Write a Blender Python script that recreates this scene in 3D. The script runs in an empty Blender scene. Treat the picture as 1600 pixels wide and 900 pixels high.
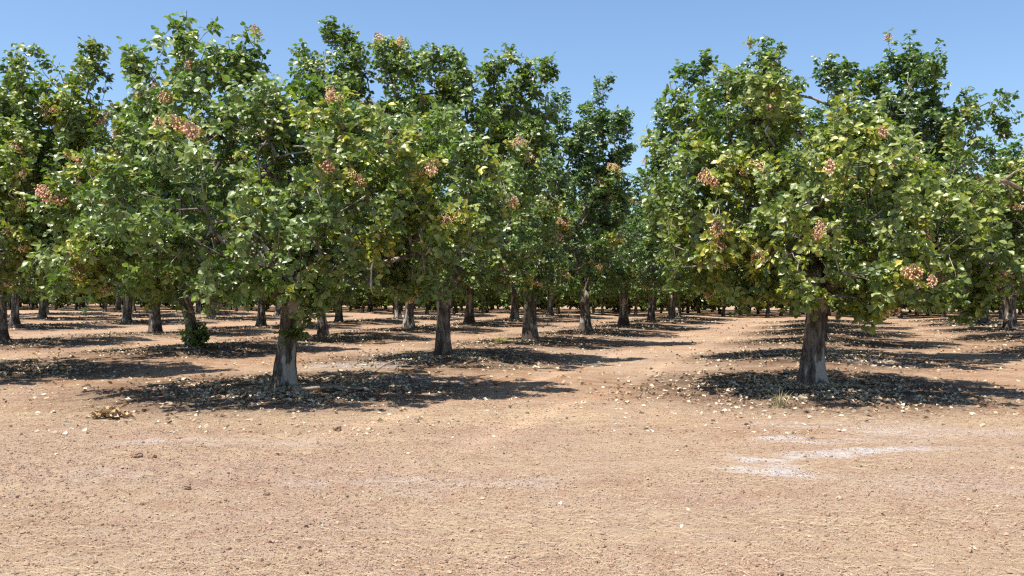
import bpy, math, random
import numpy as np

# ------------------------------------------------------------------ scene, camera, light
sc = bpy.context.scene
COL = sc.collection
R = math.radians
CAM_H = 1.6
cam_d = bpy.data.cameras.new("camera")
cam = bpy.data.objects.new("camera", cam_d)
COL.objects.link(cam)
cam.location = (0, 0, CAM_H)
cam.rotation_euler = (R(90), 0, 0)
cam_d.sensor_width = 36
cam_d.lens = 31.5
cam_d.shift_y = 6 / 1600
cam_d.clip_start = 0.1
cam_d.clip_end = 3000
sc.camera = cam

SUN_TRAVEL = np.array([0.33, 0.20, -1.0])          # direction the light travels
SUN_TRAVEL /= np.linalg.norm(SUN_TRAVEL)
sun_el = math.asin(-SUN_TRAVEL[2])
sun_az = math.atan2(-SUN_TRAVEL[0], -SUN_TRAVEL[1])  # clockwise from +Y
w = bpy.data.worlds.new("World")
sc.world = w
w.use_nodes = True
wn = w.node_tree
wn.nodes.clear()
sky = wn.nodes.new("ShaderNodeTexSky")
sky.sky_type = 'NISHITA'
sky.sun_disc = False
sky.sun_elevation = sun_el
sky.sun_rotation = sun_az
sky.altitude = 100
sky.air_density = 1.1
sky.dust_density = 0.9
sky.ozone_density = 6.0
bg = wn.nodes.new("ShaderNodeBackground")
bg.inputs[1].default_value = 0.103
wo = wn.nodes.new("ShaderNodeOutputWorld")
wn.links.new(sky.outputs[0], bg.inputs[0])
wn.links.new(bg.outputs[0], wo.inputs[0])

sd = bpy.data.lights.new("sun", 'SUN')
sd.energy = 5.0
sd.angle = R(0.53)
sd.color = (1.0, 0.945, 0.86)
so = bpy.data.objects.new("sun", sd)
COL.objects.link(so)
from mathutils import Vector
so.rotation_euler = Vector(SUN_TRAVEL).to_track_quat('-Z', 'Y').to_euler()
so.location = (0, 0, 30)

sc.view_settings.view_transform = 'Standard'
sc.view_settings.look = 'None'
sc.view_settings.gamma = 1
sc.view_settings.exposure = 0.84
sc.render.engine = 'CYCLES'
sc.cycles.max_bounces = 6
sc.cycles.diffuse_bounces = 3
sc.cycles.glossy_bounces = 2
sc.cycles.transmission_bounces = 4
sc.cycles.use_denoising = False
sc.cycles.use_adaptive_sampling = True
sc.cycles.adaptive_threshold = 0.015
sc.cycles.pixel_filter_type = 'BLACKMAN_HARRIS'
sc.cycles.filter_width = 1.3

rng = np.random.default_rng(11)
random.seed(11)

# ------------------------------------------------------------------ helpers
def tag(o, label=None, cat=None, group=None, kind=None):
    if label: o["label"] = label
    if cat: o["category"] = cat
    if group: o["group"] = group
    if kind: o["kind"] = kind
    return o

def empty(name, loc, rz=0.0, s=1.0):
    o = bpy.data.objects.new(name, None)
    o.empty_display_size = 0.3
    o.location = loc
    o.rotation_euler = (0, 0, rz)
    o.scale = (s, s, s)
    COL.objects.link(o)
    return o

def link(name, me, parent=None, mat=None):
    if mat is not None and not me.materials:
        me.materials.append(mat)
    o = bpy.data.objects.new(name, me)
    o.parent = parent
    COL.objects.link(o)
    return o

def mesh(name, V, F, tint=None, smooth=False, attrs=None):
    """V (n,3); F: list of arrays (m,3) / (m,4)"""
    me = bpy.data.meshes.new(name)
    V = np.ascontiguousarray(V, np.float32)
    me.vertices.add(len(V))
    me.vertices.foreach_set("co", V.ravel())
    loops = []; starts = []; pos = 0
    for f in F:
        f = np.asarray(f, np.int32)
        if len(f) == 0: continue
        k = f.shape[1]
        loops.append(f.ravel())
        starts.append(np.arange(len(f), dtype=np.int32) * k + pos)
        pos += f.size
    loops = np.concatenate(loops); starts = np.concatenate(starts)
    me.loops.add(len(loops))
    me.loops.foreach_set("vertex_index", loops)
    me.polygons.add(len(starts))
    me.polygons.foreach_set("loop_start", starts)
    me.polygons.foreach_set("use_smooth", np.full(len(starts), smooth, bool))
    if tint is not None:
        a = me.color_attributes.new("tint", 'FLOAT_COLOR', 'POINT')
        c = np.ones((len(V), 4), np.float32); c[:, :3] = tint
        a.data.foreach_set("color", c.ravel())
    for k, v in (attrs or {}).items():
        a = me.attributes.new(k, 'FLOAT', 'POINT')
        a.data.foreach_set("value", np.ascontiguousarray(v, np.float32))
    me.update(calc_edges=True)
    me.validate()
    return me

def norm(a):
    return a / np.maximum(np.linalg.norm(a, axis=-1, keepdims=True), 1e-9)

def vnoise(x, y, seed=0):
    xi = np.floor(x).astype(np.int64); yi = np.floor(y).astype(np.int64)
    fx = x - xi; fy = y - yi
    fx = fx * fx * (3 - 2 * fx); fy = fy * fy * (3 - 2 * fy)
    def h(a, b):
        n = (a * 374761393 + b * 668265263 + seed * 974634777) & 0xFFFFFFFF
        n = ((n ^ (n >> 13)) * 1274126177) & 0xFFFFFFFF
        n = (n ^ (n >> 16)) & 0xFFFFFF
        return n / float(0xFFFFFF)
    a = h(xi, yi); b = h(xi + 1, yi); c = h(xi, yi + 1); d = h(xi + 1, yi + 1)
    return (a + (b - a) * fx) * (1 - fy) + (c + (d - c) * fx) * fy - 0.5

def sstep(a, b, x):
    t = np.clip((x - a) / (b - a), 0, 1)
    return t * t * (3 - 2 * t)

# ------------------------------------------------------------------ orchard layout (metres)
D = np.array([0.334, 0.943]); D /= np.linalg.norm(D)     # the way the rows run
N = np.array([D[1], -D[0]])                              # across the rows, to the right
S = 6.44                                                 # spacing in a row
ROWS = {  # name: origin (first tree of the row in view)
    'centre': np.array([-3.75, 14.75]),
    'right': np.array([4.98, 14.95]),
    'left': np.array([-10.6, 17.7]),
    'far_left': np.array([-15.1, 26.5]),
    'far_right': np.array([15.1, 22.8]),
}
END = 41.5
T1 = ROWS['centre']

def along(p): return (p - T1) @ D
def across(p): return (p - T1) @ N
ROWB = sorted([0.0, 8.16, 15.2, 23.0, 31.0, -7.5, -13.6, -24.0, -32.0, -40.0])

def hz(x, y):
    """height of the ground"""
    x = np.asarray(x, float); y = np.asarray(y, float)
    a = (x - T1[0]) * D[0] + (y - T1[1]) * D[1]
    b = (x - T1[0]) * N[0] + (y - T1[1]) * N[1]
    z = np.zeros_like(x)
    berm = np.zeros_like(x)
    for r in ROWB:
        berm = np.maximum(berm, np.exp(-((b - r) / 1.7) ** 2))
    z += 0.12 * berm * sstep(0.5, 8, a) * (1 - sstep(47, 55, a))
    z += 0.05 * sstep(6, 26, -x) * sstep(16, 30, y)
    for p in ROWS.values():
        z += 0.07 * np.exp(-((x - p[0]) ** 2 + (y - p[1]) ** 2) / .45 ** 2)
    z += 0.05 * vnoise(x / 3.1, y / 3.1, 1)
    z += 0.035 * vnoise(x / 1.1, y / 0.8, 2)
    for bb_ in (3.3, 5.0): z -= .02 * np.exp(-((b - bb_ - .1 * np.sin(a * .4)) / .2) ** 2) * sstep(-6, -2, a)
    fade = 1 - sstep(26, 60, np.hypot(x, y))
    z += 0.018 * vnoise(x / 0.42, y / 0.33, 3) * fade
    rough = 0.7 + 2.6 * np.exp(-((x + 3.6) / 1.9) ** 2 - ((y - 8.3) / 0.9) ** 2) \
        + 0.9 * np.clip(vnoise(x / 1.7, y / 1.0, 8) * 2, 0, 1)
    z += 0.014 * vnoise(x / 0.17, y / 0.15, 4) * fade * rough
    near = 1 - sstep(12, 18, np.hypot(x, y))
    z += 0.012 * vnoise(x / 0.075, y / 0.07, 5) * near * rough
    return z

def hz1(p): return float(hz(np.array([p[0]]), np.array([p[1]]))[0])

# ------------------------------------------------------------------ materials
def new_mat(name):
    m = bpy.data.materials.new(name); m.use_nodes = True
    nt = m.node_tree; nt.nodes.clear()
    out = nt.nodes.new("ShaderNodeOutputMaterial")
    return m, nt, out

def nd(nt, typ, **kw):
    n = nt.nodes.new(typ)
    for k, v in kw.items():
        if k.startswith('i_'):
            n.inputs[k[2:].replace('_', ' ')].default_value = v
        else: setattr(n, k, v)
    return n

def noise(nt, co, scale, detail=4, rough=0.55, vec_scale=None):
    n = nd(nt, "ShaderNodeTexNoise")
    n.inputs['Scale'].default_value = scale
    n.inputs['Detail'].default_value = detail
    n.inputs['Roughness'].default_value = rough
    if vec_scale:
        mp = nd(nt, "ShaderNodeMapping"); mp.inputs['Scale'].default_value = vec_scale
        nt.links.new(co, mp.inputs[0]); co = mp.outputs[0]
    nt.links.new(co, n.inputs['Vector'])
    return n.outputs['Fac']

def ramp(nt, fac, a, b):
    m = nd(nt, "ShaderNodeMapRange"); m.interpolation_type = 'SMOOTHSTEP'
    m.inputs['From Min'].default_value = a; m.inputs['From Max'].default_value = b
    nt.links.new(fac, m.inputs['Value'])
    return m.outputs[0]

def mixc(nt, fac, a, b, blend='MIX'):
    m = nd(nt, "ShaderNodeMix", data_type='RGBA', blend_type=blend)
    for sock, v in ((m.inputs[0], fac), (m.inputs[6], a), (m.inputs[7], b)):
        if isinstance(v, (int, float)): sock.default_value = v
        elif isinstance(v, tuple): sock.default_value = (*v, 1)
        else: nt.links.new(v, sock)
    return m.outputs[2]

def mth(nt, op, a, b=None):
    m = nd(nt, "ShaderNodeMath", operation=op)
    for s, v in ((m.inputs[0], a), (m.inputs[1], b)):
        if v is None: continue
        if isinstance(v, (int, float)): s.default_value = v
        else: nt.links.new(v, s)
    return m.outputs[0]

def attr(nt, name, out='Fac'):
    return nd(nt, "ShaderNodeAttribute", attribute_name=name).outputs[out]

def leaf_material(name, rough=0.38, trans=0.28, spec=0.62):
    m, nt, out = new_mat(name)
    c = attr(nt, "tint", 'Color')
    geo = nd(nt, "ShaderNodeNewGeometry")
    tc = nd(nt, "ShaderNodeTexCoord")
    n = noise(nt, tc.outputs['Object'], 30, 2)
    c2 = mixc(nt, ramp(nt, n, .3, .75), c, mixc(nt, 0.35, c, (0.16, 0.19, 0.07)))
    # the underside of the leaf is paler and matt
    c3 = mixc(nt, mth(nt, 'MULTIPLY', geo.outputs['Backfacing'], 0.3), c2, (0.15, 0.20, 0.11))
    p = nd(nt, "ShaderNodeBsdfPrincipled")
    p.inputs['Roughness'].default_value = rough
    p.inputs['Specular IOR Level'].default_value = spec
    nt.links.new(c3, p.inputs['Base Color'])
    t = nd(nt, "ShaderNodeBsdfTranslucent")
    hs = mixc(nt, 1.0, c2, (1.15, 1.6, 0.45), 'MULTIPLY')
    nt.links.new(hs, t.inputs[0])
    mx = nd(nt, "ShaderNodeMixShader"); mx.inputs[0].default_value = trans
    nt.links.new(p.outputs[0], mx.inputs[1]); nt.links.new(t.outputs[0], mx.inputs[2])
    nt.links.new(mx.outputs[0], out.inputs[0])
    return m

def tint_material(name, rough=0.8, spec=0.2):
    m, nt, out = new_mat(name)
    p = nd(nt, "ShaderNodeBsdfPrincipled")
    p.inputs['Roughness'].default_value = rough
    p.inputs['Specular IOR Level'].default_value = spec
    nt.links.new(attr(nt, "tint", 'Color'), p.inputs['Base Color'])
    nt.links.new(p.outputs[0], out.inputs[0])
    return m

def bark_material(name, graft):
    m, nt, out = new_mat(name)
    tc = nd(nt, "ShaderNodeTexCoord"); co = tc.outputs['Object']
    n1 = noise(nt, co, 9, 5, .65, (1, 1, .28))
    n2 = noise(nt, co, 30, 4, .6, (1, 1, .22))
    n3 = noise(nt, co, 5, 3, .5, (1, 1, .35))
    c = mixc(nt, ramp(nt, n1, .35, .65), (0.062, 0.050, 0.042), (0.215, 0.188, 0.162))
    c = mixc(nt, ramp(nt, n2, .5, .72), c, (0.030, 0.022, 0.018))
    c = mixc(nt, ramp(nt, n3, .52, .585), c, (0.40, 0.36, 0.31))       # pale peeled patches
    if graft > 0:                                                      # darker rootstock under the graft
        sx = nd(nt, "ShaderNodeSeparateXYZ"); nt.links.new(co, sx.inputs[0])
        h = mth(nt, 'ADD', sx.outputs[2], mth(nt, 'MULTIPLY', noise(nt, co, 6, 3), .12))
        f = mth(nt, 'SUBTRACT', 1.0, ramp(nt, h, graft - .02, graft + .07))
        c = mixc(nt, mth(nt, 'MULTIPLY', f, .72), c, (0.052, 0.036, 0.028))
    p = nd(nt, "ShaderNodeBsdfPrincipled")
    p.inputs['Roughness'].default_value = .9
    p.inputs['Specular IOR Level'].default_value = .15
    nt.links.new(c, p.inputs['Base Color'])
    b = nd(nt, "ShaderNodeBump"); b.inputs['Strength'].default_value = .9; b.inputs['Distance'].default_value = .02
    nt.links.new(mth(nt, 'ADD', n1, mth(nt, 'MULTIPLY', n2, .6)), b.inputs['Height'])
    nt.links.new(b.outputs[0], p.inputs['Normal'])
    nt.links.new(p.outputs[0], out.inputs[0])
    return m

M_LEAF = leaf_material("leaf")
M_BARK = bark_material("bark", 0)
M_TRUNK = bark_material("trunk_bark", 0)
M_TRUNK_G = bark_material("grafted_trunk_bark", 0.42)
M_NUT = tint_material("nut_hull", .55, .4)
M_DRY = tint_material("dry_leaf", .75, .25)
M_CLOD = tint_material("clod", .95, .1)
M_STRAW = tint_material("straw", .7, .25)

def ground_material():
    m, nt, out = new_mat("orchard_soil")
    tc = nd(nt, "ShaderNodeTexCoord"); co = tc.outputs['Object']
    nl = noise(nt, co, .55, 4, .6)
    nm = noise(nt, co, 2.6, 5, .65)
    nf = noise(nt, co, 22, 5, .7)
    nx = noise(nt, co, 90, 3, .7)
    ns = noise(nt, co, 3.5, 6, .7, (.5, 1.6, 1))
    pink = (0.385, 0.274, 0.200); tan = (0.405, 0.300, 0.210); orange = (0.32, 0.185, 0.105)
    c = mixc(nt, ramp(nt, nl, .38, .62), pink, tan)
    c = mixc(nt, mth(nt, 'MULTIPLY', ramp(nt, nm, .45, .7), .55), c, (0.30, 0.180, 0.120))
    c = mixc(nt, mth(nt, 'MULTIPLY', attr(nt, 'orange'), ramp(nt, nm, .3, .65)), c, orange)
    c = mixc(nt, mth(nt, 'MULTIPLY', attr(nt, 'strawy'), ramp(nt, ns, .42, .62)), c, (0.47, 0.35, 0.21))
    st = noise(nt, co, 1.0, 5, .6, (.22, 1.9, 1))
    c = mixc(nt, mth(nt, 'MULTIPLY', ramp(nt, st, .52, .66), .35), c, (0.41, 0.295, 0.20))
    c = mixc(nt, mth(nt, 'MULTIPLY', mth(nt, 'SUBTRACT', 1.0, ramp(nt, st, .34, .48)), .28), c, (0.26, 0.165, 0.108))
    c = mixc(nt, mth(nt, 'MULTIPLY', attr(nt, 'track'), .14), c, (0.39, 0.27, 0.185))
    # fine grain: dark crumbs and pale bits
    c = mixc(nt, mth(nt, 'MULTIPLY', ramp(nt, nf, .54, .68), .68), c, (0.155, 0.10, 0.07))
    c = mixc(nt, mth(nt, 'MULTIPLY', ramp(nt, nx, .58, .72), .45), c, (0.50, 0.37, 0.26))
    c = mixc(nt, mth(nt, 'MULTIPLY', mth(nt, 'SUBTRACT', 1.0, ramp(nt, nx, .28, .44)), .45), c, (0.19, 0.115, 0.078))
    # litter earth under the trees, painted extra dark to deepen the tree shade
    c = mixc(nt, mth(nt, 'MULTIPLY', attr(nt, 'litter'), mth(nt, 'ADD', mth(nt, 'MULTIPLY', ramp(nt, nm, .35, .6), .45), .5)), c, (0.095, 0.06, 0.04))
    # salt crust
    sa = mth(nt, 'MULTIPLY', attr(nt, 'salt'), mth(nt, 'ADD', ramp(nt, ns, .36, .60), mth(nt, 'MULTIPLY', attr(nt, 'salt'), .25)))
    sa = mth(nt, 'MULTIPLY', sa, mth(nt, 'ADD', mth(nt, 'MULTIPLY', mth(nt, 'SUBTRACT', 1.0, ramp(nt, nf, .5, .72)), .4), .6))
    sa = mth(nt, 'MINIMUM', sa, 1.0)
    c = mixc(nt, sa, c, (0.50, 0.465, 0.45))
    p = nd(nt, "ShaderNodeBsdfPrincipled")
    p.inputs['Roughness'].default_value = .95
    p.inputs['Specular IOR Level'].default_value = .1
    nt.links.new(c, p.inputs['Base Color'])
    b = nd(nt, "ShaderNodeBump"); b.inputs['Strength'].default_value = 1.0; b.inputs['Distance'].default_value = .045
    hgt = mth(nt, 'ADD', nf, mth(nt, 'MULTIPLY', nx, .35))
    hgt = mth(nt, 'MULTIPLY', hgt, mth(nt, 'SUBTRACT', 1.0, mth(nt, 'MULTIPLY', attr(nt, 'track'), .6)))
    nt.links.new(hgt, b.inputs['Height'])
    nt.links.new(b.outputs[0], p.inputs['Normal'])
    nt.links.new(p.outputs[0], out.inputs[0])
    return m

# ------------------------------------------------------------------ list of orchard trees
TREES = []   # (row, index, pos)
def add_row(row, o, i0, i1):
    for i in range(i0, i1):
        p = o + D * S * i
        if along(p) > END: break
        x = p[0] / p[1] * 1400 + 800
        if p[1] < 10 or x < -210 or x > 1800: continue
        TREES.append((row, i, p))
add_row('centre', ROWS['centre'], 0, 9)
add_row('right', ROWS['right'], 0, 9)
add_row('left', ROWS['left'], 0, 9)
add_row('far_left', ROWS['far_left'], 0, 9)
add_row('far_right', ROWS['far_right'], 0, 9)
add_row('third_left', np.array([-21.1, 38.0]), -1, 9)
add_row('fourth_left', np.array([-21.1, 38.0]) - N * 8.1 + D * 2.5, -1, 9)
add_row('fifth_left', np.array([-21.1, 38.0]) - N * 16.4 + D * 4, 0, 9)
add_row('third_right', ROWS['far_right'] + N * 7.8 + D * 9, 0, 9)
add_row('fourth_right', ROWS['far_right'] + N * 15.6 + D * 18, 0, 9)
ALLP = np.array([t[2] for t in TREES])

# ------------------------------------------------------------------ ground
def graded(lo, a, b, hi, d, g=1.06, dmax=14):
    mid = list(np.arange(a, b + 1e-6, d))
    def ext(start, end, sgn):
        out = []; x = start; st = d
        while (x - end) * sgn < 0:
            st = min(st * g, dmax); x += sgn * st; out.append(x)
        return out
    return np.array(ext(a, lo, -1)[::-1] + mid + ext(b, hi, 1))

xs = graded(-900, -6.0, 6.0, 900, 0.024, 1.03)
ys = graded(-60, 4.6, 12.0, 1500, 0.024, 1.022)
GX, GY = np.meshgrid(xs, ys)
gx, gy = GX.ravel(), GY.ravel()
gz = hz(gx, gy)
def ell(cx, cy, rx, ry, ang=0.0, soft=.75):
    c, s = math.cos(ang), math.sin(ang)
    u = (gx - cx) * c + (gy - cy) * s; v = -(gx - cx) * s + (gy - cy) * c
    d = np.sqrt((u / rx) ** 2 + (v / ry) ** 2)
    return 1 - sstep(soft * .5, 1.25, d + .5 * vnoise(gx / .16, gy / .12, 31) + .45 * vnoise(gx / .5, gy / .3, 32))
salt = np.zeros_like(gx)
def px(x, y):
    Y = CAM_H * 1400 / (y - 456.0); return ((x - 800) / 1400 * Y, Y)
for (x, y, rx, ry, ang, k) in [(1215, 688, .40, .13, -.1, 1), (1265, 694, .35, .12, -.2, .75), (1280, 712, .42, .16, .25, 1.1), (1345, 706, .55, .13, .1, .95), (1440, 704, .5, .08, 0, .6),
                          (1190, 722, .35, .10, -.9, .8), (1222, 739, .42, .12, -.5, 1.0), (1260, 664, .7, .25, 0, .35), (1480, 676, 1.2, .28, 0, .38), (1400, 668, .9, .3, 0, .3),
                          (240, 690, .4, .14, 0, .55), (330, 692, .9, .2, 0, .25), (450, 692, .7, .15, 0, .25), (470, 755, .25, .15, 0, .3), (660, 750, .6, .2, 0, .3), (675, 766, .25, .13, 0, .35),
                          (825, 750, .35, .16, 0, .3), (150, 745, .8, .3, 0, .14), (560, 572, 1.0, .8, 0, .5), (620, 560, .8, .7, 0, .22), (1345, 568, 1.0, .9, 0, .45), (1500, 760, .9, .3, 0, .2),
                          (640, 596, .9, .6, 0, .4), (915, 776, .4, .1, 0, .25), (1350, 690, .8, .3, 0, .3)]:
    cx, cy = px(x, y)
    salt = np.maximum(salt, k * ell(cx, cy, rx * 1.15, ry * 1.6, ang))
litter = np.zeros_like(gx)  # mask for littered earth and the tree shade painted into its colour
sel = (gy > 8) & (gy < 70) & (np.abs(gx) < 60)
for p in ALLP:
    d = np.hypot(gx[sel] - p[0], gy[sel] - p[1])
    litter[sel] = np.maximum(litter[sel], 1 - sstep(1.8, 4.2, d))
a_ = (gx - T1[0]) * D[0] + (gy - T1[1]) * D[1]
b_ = (gx - T1[0]) * N[0] + (gy - T1[1]) * N[1]
orange = .25 + .75 * sstep(.05, .4, vnoise(gx / 3.3, gy / 1.8, 21) + .35 * sstep(-5, 2, a_))
orange *= .25 + .75 * sstep(8.6, 10.6, gy)
strawy = np.clip(.45 * sstep(-.1, .35, vnoise(gx / 2.1, gy / 1.0, 22)) + .75 * np.exp(-((gy - 11.4) / .9) ** 2) * sstep(-.2, .2, vnoise(gx / 1.6, gy / 1.6, 23)) + .35 * sstep(6.4, 5.2, gy), 0, 1)
# wheel tracks: two pressed bands up the lane between the middle rows
track = np.zeros_like(gx)
for bb_ in (3.3, 5.0): track = np.maximum(track, np.exp(-((b_ - bb_ - .1 * np.sin(a_ * .4)) / .2) ** 2) * sstep(-6, -2, a_) * (1 - sstep(40, 60, a_)) * .9)
nx_, ny_ = len(xs), len(ys)
ii = np.arange((ny_ - 1) * (nx_ - 1)); r_, c_ = ii // (nx_ - 1), ii % (nx_ - 1)
v0 = r_ * nx_ + c_
F = np.stack([v0, v0 + 1, v0 + 1 + nx_, v0 + nx_], 1)
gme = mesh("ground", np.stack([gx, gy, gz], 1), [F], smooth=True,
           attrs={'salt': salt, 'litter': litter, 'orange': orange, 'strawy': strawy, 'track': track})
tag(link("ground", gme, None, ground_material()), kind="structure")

# ------------------------------------------------------------------ leaves
LEAF_P = np.array([[0, 0, 0], [.40, .26, .05], [.46, .60, .07], [0, 1.0, -.14], [-.46, .60, .07], [-.40, .26, .05], [0, .33, -.03], [0, .68, -.05]], float)
LEAF_T = [np.array([[0, 1, 6], [0, 6, 5], [2, 3, 7], [7, 3, 4]]), np.array([[1, 2, 7, 6], [5, 6, 7, 4]])]
LEAFS_P = np.array([[0, 0, 0], [.46, .45, .08], [0, 1.0, -.12], [-.46, .45, .08], [0, .48, -.04]], float)
LEAFS_T = [np.array([[0, 1, 4], [0, 4, 3], [1, 2, 4], [4, 2, 3]])]

def leaf_mesh_arrays(P, Fd, Nn, L, Wd, simple=False):
    """P base, Fd forward, Nn normal hint, L length, Wd width"""
    f = norm(Fd); s = norm(np.cross(f, Nn)); n = np.cross(s, f)
    T = LEAFS_P if simple else LEAF_P
    TF = LEAFS_T if simple else LEAF_T
    k = len(T); m = len(P)
    V = (P[:, None] + s[:, None] * (T[None, :, :1] * Wd[:, None, None]) + f[:, None] * (T[None, :, 1:2] * L[:, None, None])
         + n[:, None] * (T[None, :, 2:] * L[:, None, None]))
    Fs = [(t[None] + (np.arange(m) * k)[:, None, None]).reshape(-1, t.shape[1]) for t in TF]
    return V.reshape(-1, 3), Fs, k

DARK = np.array([0.042, 0.088, 0.018]); MID = np.array([0.156, 0.214, 0.044]); PALE = np.array([0.325, 0.378, 0.148])
YEL = np.array([0.42, 0.46, 0.06]); GOLD = np.array([0.60, 0.52, 0.07]); BROWN = np.array([0.30, 0.17, 0.06]); BLUE = np.array([0.118, 0.188, 0.054])

def tubes(A, B, ra, rb, n):
    """separate tapered prisms A->B"""
    d = norm(B - A)
    up = np.where(np.abs(d[:, 2:3]) > .9, np.array([[1., 0, 0]]), np.array([[0, 0, 1.]]))
    u = norm(np.cross(d, up)); v = np.cross(d, u)
    an = np.arange(n) / n * 2 * math.pi
    c = np.cos(an)[None, :, None]; s = np.sin(an)[None, :, None]
    ring = u[:, None] * c + v[:, None] * s
    Va = A[:, None] + ring * ra[:, None, None]; Vb = B[:, None] + d[:, None] * (rb * .3)[:, None, None] + ring * rb[:, None, None]
    V = np.concatenate([Va, Vb], 1).reshape(-1, 3)
    i = np.arange(n); q = np.stack([i, (i + 1) % n, (i + 1) % n + n, i + n], 1)
    Fq = (q[None] + (np.arange(len(A)) * 2 * n)[:, None, None]).reshape(-1, 4)
    return V, Fq

def trunk_mesh(rg, path, rad, seed, flare=1.45):
    """closed swept trunk with ridges and bulges; path (k,3) rad (k)"""
    k = 26; n = 28
    t = np.linspace(0, 1, k)
    tt = np.linspace(0, 1, len(path))
    P = np.stack([np.interp(t, tt, path[:, j]) for j in range(3)], 1)
    r = np.interp(t, tt, rad)
    an = np.arange(n) / n * 2 * math.pi
    ph = rg.uniform(0, 6.28, 4)
    V = []
    for j in range(k):
        h = t[j]
        lob = 1 + .10 * np.sin(3 * an + ph[0] + h * 1.2) + .07 * np.sin(5 * an + ph[1] - h * 2.) + .055 * np.sin(9 * an + ph[2] + h * .8) + .03 * np.sin(14 * an + ph[0])
        lob += (flare - 1) * np.exp(-h * 9) * (1 + .55 * np.sin(4 * an + ph[3]))
        lob += .10 * vnoise(an * 1.6 + 7 * seed, np.full(n, h * 5 + seed), seed) + .07 * vnoise(an * 5 + 3, np.full(n, h * 11), seed + 3)
        ring = np.stack([np.cos(an), np.sin(an), 0 * an], 1) * (r[j] * lob)[:, None]
        V.append(P[j] + ring)
    V = np.concatenate(V); V = np.concatenate([V, P[-1:] + [[0, 0, .05]]])
    i = np.arange(n); Fq = np.concatenate([np.stack([i, (i + 1) % n, (i + 1) % n + n, i + n], 1) + j * n for j in range(k - 1)])
    top = np.stack([i + (k - 1) * n, (i + 1) % n + (k - 1) * n, np.full(n, k * n)], 1)
    return V, [Fq, top]

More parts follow.
